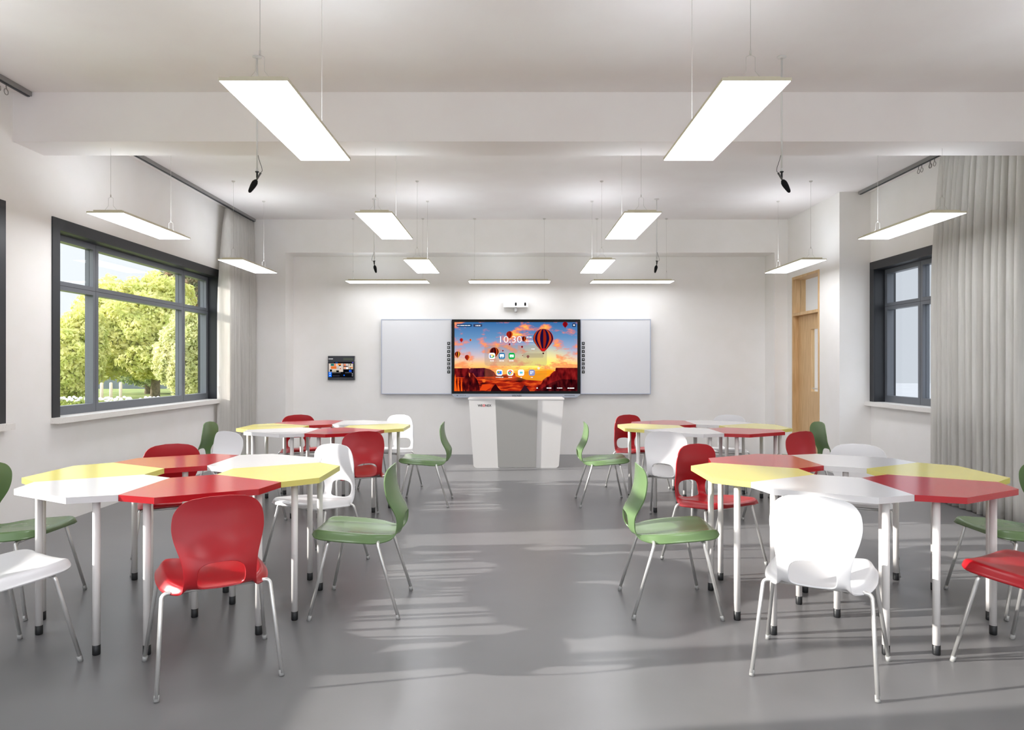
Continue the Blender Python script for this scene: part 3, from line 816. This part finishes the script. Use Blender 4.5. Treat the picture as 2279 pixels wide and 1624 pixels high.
    dashes(245, 183, (24, 6, 10, 64, 40, 44), 12); dashes(485, 185, (12, 24, 34), 14)
    dashes(1350, 380, (30, 8, 34), 14); dashes(1355, 448, (16, 10, 24, 18, 20), 14)
    dashes(1415, 580, (10, 46), 12)
    for cx, col in ((722, wh), (888, em(46, 124, 172)), (1055, em(6, 178, 74))): rsq(cx, 698, 106, 106, 30, col)
    rsq(715, 700, 62, 52, 10, em(255, 200, 0)); rsq(715, 716, 62, 22, 6, em(10, 170, 70)); rsq(690, 703, 14, 50, 3, em(36, 100, 240)); rsq(717, 701, 30, 26, 3, wh)
    poly([(738, 700), (760, 682), (760, 722)], em(10, 150, 60))
    rsq(888, 692, 70, 48, 6, wh); disc(872, 728, 7, wh, 10); disc(904, 728, 7, wh, 10); disc(888, 712, 8, em(46, 124, 172), 10)
    rsq(1055, 698, 68, 46, 6, wh); poly([(1040, 698), (1050, 708), (1075, 686), (1078, 690), (1050, 716), (1036, 702)], em(110, 210, 150))
    dashes(722, 780, (14, 14, 20), 16); dashes(885, 780, (26, 14, 24), 14); dashes(1050, 780, (30, 40), 14)
    for cx, col in ((848, wh), (1030, wh), (1213, wh), (1395, em(140, 150, 200))): rsq(cx, 980, 104, 104, 30, col)
    rsq(850, 980, 72, 54, 6, em(52, 136, 252)); poly([(812, 958), (850, 958), (850, 990), (830, 990), (830, 975), (812, 975)], em(236, 66, 50)); rsq(822, 972, 24, 26, 3, em(20, 168, 80)); rsq(838, 975, 16, 22, 2, em(250, 190, 10))
    for a0, col in ((-PI * 5 / 6, em(226, 40, 36)), (-PI / 6, em(252, 204, 20)), (PI / 2, em(26, 160, 70))): disc(1030, 980, 38, col, 12, a0=a0, a1=a0 + PI * 2 / 3)
    disc(1030, 980, 20, wh); disc(1030, 980, 15, em(26, 110, 245))
    rsq(1210, 980, 40, 34, 4, em(110, 200, 236)); rsq(1234, 980, 12, 34, 3, em(90, 226, 190)); rsq(1210, 950, 8, 6, 1, em(110, 226, 226)); rsq(1210, 1010, 8, 6, 1, em(110, 226, 226))
    for a, c in ((1380, 966), (1410, 966), (1380, 994)): rsq(a, c, 22, 22, 5, wh)
    rsq(1410, 994, 22, 22, 5, em(176, 184, 220))
    dashes(850, 1058, (10, 16, 50, 34), 12); dashes(1030, 1058, (12, 18, 18), 12); dashes(1215, 1060, (24,), 14); dashes(1395, 1060, (16, 12), 12)
    dashes(1485, 1240, (22,), 18); dashes(1685, 1240, (24, 20, 20), 18); dashes(1865, 1240, (18, 66), 12); dashes(2055, 1242, (26, 80), 16)
    rsq(2108, 178, 56, 60, 8, em(40, 52, 84)); disc(2108, 178, 14, wh, 12)
    o = mb.build('screen', mats, disp, recalc=False)
    for p_ in o.data.polygons:
        pass
    return o
screen()

# touch key strips printed on both boards beside the screen
def strip(px0, label):
    cx, cz = (px0 + 3.2), 795.7
    yb_ = YW + .0035
    r = thing('touch_key_strip', label, 'touch key strip', (bx_(cx), yb_, bz_(cz)), 0, 'touch key strips')
    for k in range(8):
        z = bz_(764.0 + k * 9.07) - bz_(cz); h_ = 3.15 / SC
        kk = MB().box(-h_, h_, -.006, .0, z - h_, z + h_).build('key', M['black'], r)
        q = MB(); g = .55 * h_
        if k % 4 == 0:
            q.box(-g, g, -.0068, -.0058, z - g * .3, z + g * .3); q.box(-g * .3, g * .3, -.0068, -.0058, z + g * .3, z + g)
        elif k % 4 == 1:
            q.box(-g, g, -.0068, -.0058, z + g * .5, z + g * .9); q.box(-g, g, -.0068, -.0058, z - g * .9, z - g * .4); q.box(-g, -g * .6, -.0068, -.0058, z - g * .4, z + g * .5)
        elif k % 4 == 2:
            q.box(-g, g, -.0068, -.0058, z - g * .8, z - g * .4); q.box(-g * .5, g * .5, -.0068, -.0058, z - g * .1, z + g * .8)
        else:
            q.box(-g * .9, g * .9, -.0068, -.0058, z - g * .2, z + g * .5); q.box(-g * .2, g * .2, -.0068, -.0058, z - g, z - g * .2)
        q.build('icon', M['board'], kk)
strip(995.4, 'strip of eight small black icon keys left of the screen')
strip(1295.0, 'strip of eight small black icon keys right of the screen')

# camera bar above the screen
SN = FPX / (YN - .06)
cb = thing('camera_bar', 'small white camera box with two dark lenses above the screen', 'camera', ((1148 - 1139.5) / SN, YN, CAMZ + (812 - 684) / SN))
def nx(px): return (px - 1148) / SN
def nz(py): return (684 - py) / SN
MB().box(nx(1120.3), nx(1175.3), -.09, -.03, 0, nz(670)).bevel(.006, 2).build('casing', M['plw'], cb)
for px in (1147.9, 1168.7):
    MB().lathe([(.0, 0), (.0135, 0), (.0135, -.004), (.009, -.006), (0, -.006)], (nx(px), -.09, nz(675.2)), Matrix.Rotation(PI / 2, 3, 'X') @ Matrix.Diagonal((1, 1, -1)), 18).lathe([(.0, 0), (.0135, 0), (.0135, -.004), (.009, -.006), (0, -.006)], (nx(px), -.09, nz(678.8)), Matrix.Rotation(PI / 2, 3, 'X') @ Matrix.Diagonal((1, 1, -1)), 18).box(nx(px) - .0135, nx(px) + .0135, -.094, -.09, nz(678.8), nz(675.2)).build('lens', M['black'], cb)
MB().box(nx(1144.8), nx(1150.4), -.075, -.045, nz(693.6), -.001).box(nx(1144.8), nx(1150.4), -.045, -.0, nz(693.6), nz(690)).build('wall_bracket', M['grille'], cb)

# control tablet on the wall
ST = FPX / (YN - .05)
tp = thing('wall_control_panel', 'black wall tablet with a lit screen left of the boards', 'control panel', ((759 - 1139.5) / ST, YN, CAMZ + (812 - 845.5) / ST))
def tx(c): return ((710 + c / 20.3) - 759) / ST
def tz(c): return (845.5 - (780 + c / 20.3)) / ST
MB().prism([(tx(395), 0), (tx(1600), 0), (tx(1590), tz(500)), (tx(1575), tz(470)), (tx(1595), tz(240)), (tx(405), tz(240)), (tx(400), tz(470)), (tx(415), tz(485)), (tx(400), tz(500))], 'y', -.05, 0).bevel(.003, 1).build('casing', M['panel'], tp)
t = MB(); put_text(t, 'WEONEX', tx(530), -.0508, tz(373), 40 / 20.3 / ST, 210 / 20.3 / ST, .02); t.build('lettering', M['inkwhite'], tp)
MB().box(tx(1095), tx(1540), -.0506, -.0498, tz(440), tz(335)).build('display_window', mat('olive_display', (70, 78, 62), .3), tp)
def tscreen():
    mats = [emis('tablet_black', (10, 11, 16))]; mb = MB(); mb.box(tx(430), tx(1548), -.0508, -.0498, tz(1210), tz(515)); k_ = [0]
    cs = {}
    def q(x0, z0, x1, z1, *rgb):
        if rgb not in cs: cs[rgb] = len(mats); mats.append(emis('tablet_colour', rgb))
        k_[0] += 1; y = -.0509 - k_[0] * .00002
        f = mb.b.faces.new([mb.b.verts.new(p) for p in ((tx(x0), y, tz(z1)), (tx(x1), y, tz(z1)), (tx(x1), y, tz(z0)), (tx(x0), y, tz(z0)))]); f.material_index = cs[rgb]
    q(440, 580, 1090, 960, 206, 190, 178); q(530, 590, 680, 690, 30, 110, 104); q(690, 590, 760, 700, 226, 122, 80); q(540, 705, 790, 825, 214, 110, 50)
    q(850, 585, 990, 660, 236, 130, 40); q(900, 655, 990, 705, 14, 20, 24); q(800, 720, 910, 850, 186, 176, 170); q(930, 715, 990, 770, 226, 232, 240); q(945, 770, 990, 840, 180, 96, 60)
    q(490, 850, 590, 950, 12, 22, 26); q(640, 880, 640 + 160, 955, 180, 172, 150); q(780, 890, 900, 960, 16, 18, 20)
    q(1110, 585, 1330, 840, 200, 190, 186); q(1120, 600, 1210, 690, 226, 124, 84); q(1115, 690, 1300, 730, 20, 22, 34); q(1120, 735, 1220, 830, 232, 160, 124); q(1220, 760, 1320, 835, 240, 240, 240)
    q(1345, 590, 1535, 840, 206, 196, 180); q(1390, 605, 1450, 680, 110, 100, 84); q(1370, 740, 1520, 800, 214, 120, 70); q(1390, 770, 1440, 830, 20, 110, 110)
    q(430, 965, 575, 1190, 20, 110, 236); q(470, 1000, 530, 1040, 190, 210, 250); q(470, 1100, 530, 1140, 190, 210, 250)
    q(1360, 880, 1480, 960, 30, 100, 250); q(1420, 900, 1500, 940, 12, 14, 60); q(1110, 1090, 1160, 1140, 20, 110, 250)
    for k in range(7): q(590 + k * 58, 985, 620 + k * 58, 1012, 150, 150, 156)
    for k in range(5): q(640 + k * 62, 1110, 664 + k * 62, 1165, 70, 70, 90); q(1190 + k * 62, 985, 1225 + k * 62, 1010, 120, 120, 130)
    q(440, 528, 680, 550, 60, 62, 70); q(740, 525, 850, 552, 16, 80, 170); q(1500, 525, 1545, 560, 110, 90, 240)
    for k in range(3): q(1490, 1020 + k * 55, 1525, 1040 + k * 55, 200, 204, 214)
    mb.build('screen', mats, tp, recalc=False)
tscreen()

# lectern
YP = 9.60; SP = FPX / YP
px_ = (1148.8 - 1139.5) / SP
pod = thing('lectern', 'tapered white lectern with a grey centre panel below the screen', 'lectern', (px_, YP, 0))
wt, wb, Hp = .648, .575, .933
def pround(w0, w1, z0, z1, r, n=6):
    pts = [(w1, z1), (-w1, z1)]
    for sx, a in ((-1, PI), (1, 1.5 * PI)):
        for k in range(n + 1):
            t = a + PI / 2 * k / n; pts.append((sx * (w0 - r) + r * math.cos(t), z0 + r + r * math.sin(t)))
    return pts[::-1]
MB().prism(pround(wb, wt - .012, .0, .915, .045), 'y', 0, .46).bevel(.012, 3).build('body', M['podium'], pod)
MB().box(-wt, wt, -.006, .47, .915, Hp).bevel(.004, 2).build('top_plate', M['podium'], pod)
g0, g1 = -.276, .290
MB().prism([(-.243, .008), (.265, .008), (.289, .914), (-.281, .914)], 'y', -.008, .012).bevel(.002, 1).build('front_panel', M['podgrey'], pod)
t = MB(); zl = CAMZ + (812 - 902.1) / SP; xl = (1078.3 - 1148.8) / SP; wl = 30.6 / SP
for s, a, b2, mi in (('WE', 0, .352, 0), ('NEX', .555, 1.0, 0)):
    put_text(t, s, xl - wl / 2 + wl * (a + b2) / 2, -.0012, zl, 5.2 / SP, wl * (b2 - a), .025)
t.build('lettering', M['ink'], pod)
t = MB(); put_text(t, 'O', xl - wl / 2 + wl * .453, -.0012, zl, 5.5 / SP, wl * .175, .045); t.build('logo_letter', M['inkred'], pod)

# ---------------------------------------------------------------- garden outside
GZ = -.15
struct(MB().box(-70, XL - TW - .01, YR - 20, 80, GZ - .1, GZ).build('ground', M['lawn']), 'lawn outside the left windows', 'lawn')
struct(MB().box(XR + TW + .01, 60, YR - 20, 60, GZ - .1, GZ).build('ground_paving', M['pave']), 'pale paving outside the right windows', 'paving')
struct(MB().box(XL - TW, XR + TW, YR - 30, YR - .01, GZ - .1, GZ).build('ground_yard', M['pave']), 'pale paving behind the classroom', 'paving')

def foliage(name, blobs, n, size, m, parent, seed):
    """leaf blades scattered in and over a few ellipsoids"""
    rnd = random.Random(seed); b = bmesh.new()
    wts = [bl[3] * bl[4] * bl[5] for bl in blobs]; tw = sum(wts)
    for bl, wgt in zip(blobs, wts):
        c = Vector(bl[:3]); rx, ry, rz = bl[3:]
        for _ in range(int(n * wgt / tw)):
            d_ = Vector((rnd.gauss(0, 1), rnd.gauss(0, 1), rnd.gauss(0, 1))).normalized()
            k = rnd.random() ** .28
            lump = 1 + .16 * math.sin(d_.x * 7 + seed) * math.sin(d_.z * 6 + d_.y * 5)
            p = c + Vector((d_.x * rx, d_.y * ry, d_.z * rz)) * k * lump
            s = size * rnd.uniform(.6, 1.3)
            nrm = (d_ + Vector((rnd.gauss(0, .7), rnd.gauss(0, .7), rnd.gauss(0, .7)))).normalized()
            t = nrm.orthogonal().normalized(); t = (Matrix.Rotation(rnd.uniform(0, 6.28), 3, nrm) @ t); w = nrm.cross(t)
            q = [p - t * s, p + w * s * .5 + nrm * s * .12, p + t * s, p - w * s * .5 + nrm * s * .12]
            b.faces.new([b.verts.new(v) for v in q])
    me = bpy.data.meshes.new(name); b.to_mesh(me); b.free(); me.materials.append(m)
    o = bpy.data.objects.new(name, me); C.objects.link(o); o.parent = parent
    return o
def at(px, Y): return (px - 1139.5) * Y / FPX
def zat(py, Y): return CAMZ + (812 - py) * Y / FPX
def tree(px, Y, blobs, n, size, m, label, seed, trunk_h, tr=.14, group='trees outside the window', lean=0.0):
    x = at(px, Y); r = thing('tree', label, 'tree', (x, Y, GZ), 0, group)
    bl = []
    for bpx, bpy_, bY, rw, rh in blobs:            # crown lumps: place and size of each
        s = bY / FPX; bl.append((at(bpx, bY) - x, bY - Y, zat(bpy_, bY) - GZ, rw * s, rw * s * .9, rh * s))
    foliage('crown', bl, n, size, m, r, seed)
    MB().tube([(0, 0, 0), (.05, 0, trunk_h * .5), (lean, .1, trunk_h), (lean * 1.8 + .3, .2, trunk_h * 1.7)], [tr * 1.25, tr, tr * .8, tr * .3], 10).build('trunk', M['bark'], r)
    return r
tree(345, 33, [(300, 735, 33, 115, 95), (250, 690, 33, 70, 70), (350, 680, 34, 80, 70), (330, 800, 32, 70, 45), (230, 790, 32, 60, 55)], 46000, .115, M['leaf1'], 'big yellow green tree filling the middle of the window view', 11, 2.4, .18, lean=-.5)
tree(165, 29, [(150, 800, 29, 80, 75), (185, 745, 29.5, 50, 60), (120, 850, 28.5, 60, 50)], 24000, .10, M['leaf1'], 'yellow green tree at the left side of the window view', 12, 1.6, .09)
tree(428, 41, [(420, 630, 41, 60, 45), (440, 680, 41, 60, 60), (385, 660, 41.5, 40, 35)], 16000, .14, M['leaf4'], 'brownish dark conifer rising behind the others at the right of the view', 13, 4.0, .2)
tree(420, 26, [(415, 790, 26, 55, 95), (440, 740, 26, 50, 60), (385, 800, 26, 42, 60)], 24000, .075, M['leaf3'], 'pale cream green bushy tree at the right of the window view', 14, 1.0, .1)
tree(330, 38, [(330, 790, 38, 90, 70), (400, 780, 38, 80, 80)], 16000, .14, M['leaf2'], 'darker green tree standing behind the big yellow green one', 15, 2.0, .16)
o = MB().box(at(60, 46), at(520, 46), 46, 46.3, GZ, 1.1).build('garden_wall', M['gwall']); tag(o, 'low blue grey garden wall behind the trees', 'wall')
for k, px in enumerate((226.5, 241.5, 258.0)):
    Y = 24.5; x = at(px, Y)
    o = MB().lathe([(0, 0), (.05, 0), (.05, zat(851, Y) - GZ - .04), (.035, zat(851, Y) - GZ), (0, zat(851, Y) - GZ)], (0, 0, 0), None, 14).build('tree_stake', M['stake'])
    o.location = (x, Y + k * .15, GZ); tag(o, 'pale wooden stake on the lawn, the %s of three' % ('left', 'middle', 'right')[k], 'stake', 'stakes on the lawn')
fb = thing('flower_bed', 'low bed of white flowers and green leaves under the trees', 'flower bed', (at(300, 22.5), 22.5, GZ))
fb['kind'] = 'stuff'
bl = [(at(px, 23.2) - at(300, 22.5), .7 + random.uniform(-.3, .3), .16, .5, .35, .22) for px in range(90, 500, 17)]
foliage('leaves', bl, 9000, .06, M['hedge'], fb, 21)
q = MB(); rnd = random.Random(5)
for k in range(170):
    px = rnd.uniform(100, 490); Y = 22.9 + rnd.random() * .9
    q.lathe([(0, -.05), (.045, -.03), (.055, 0), (.04, .03), (0, .045)], (at(px, Y) - at(300, 22.5), Y - 22.5, .34 + rnd.random() * .14), None, 8)
q.build('blossoms', M['flower'], fb)
pf = thing('picket_fence', 'low grey picket edging along the flower bed', 'fence', (at(300, 22.3), 22.3, GZ))
q = MB(); k = 0
for px in range(110, 490, 8):
    x = at(px, 22.3) - at(300, 22.3); q.box(x - .025, x + .025, -.012, .012, 0, .26)
q.build('pickets', M['picket'], pf)
MB().box(at(108, 22.3) - at(300, 22.3), at(490, 22.3) - at(300, 22.3), .012, .03, .12, .16).build('fence_rail', M['picket'], pf)
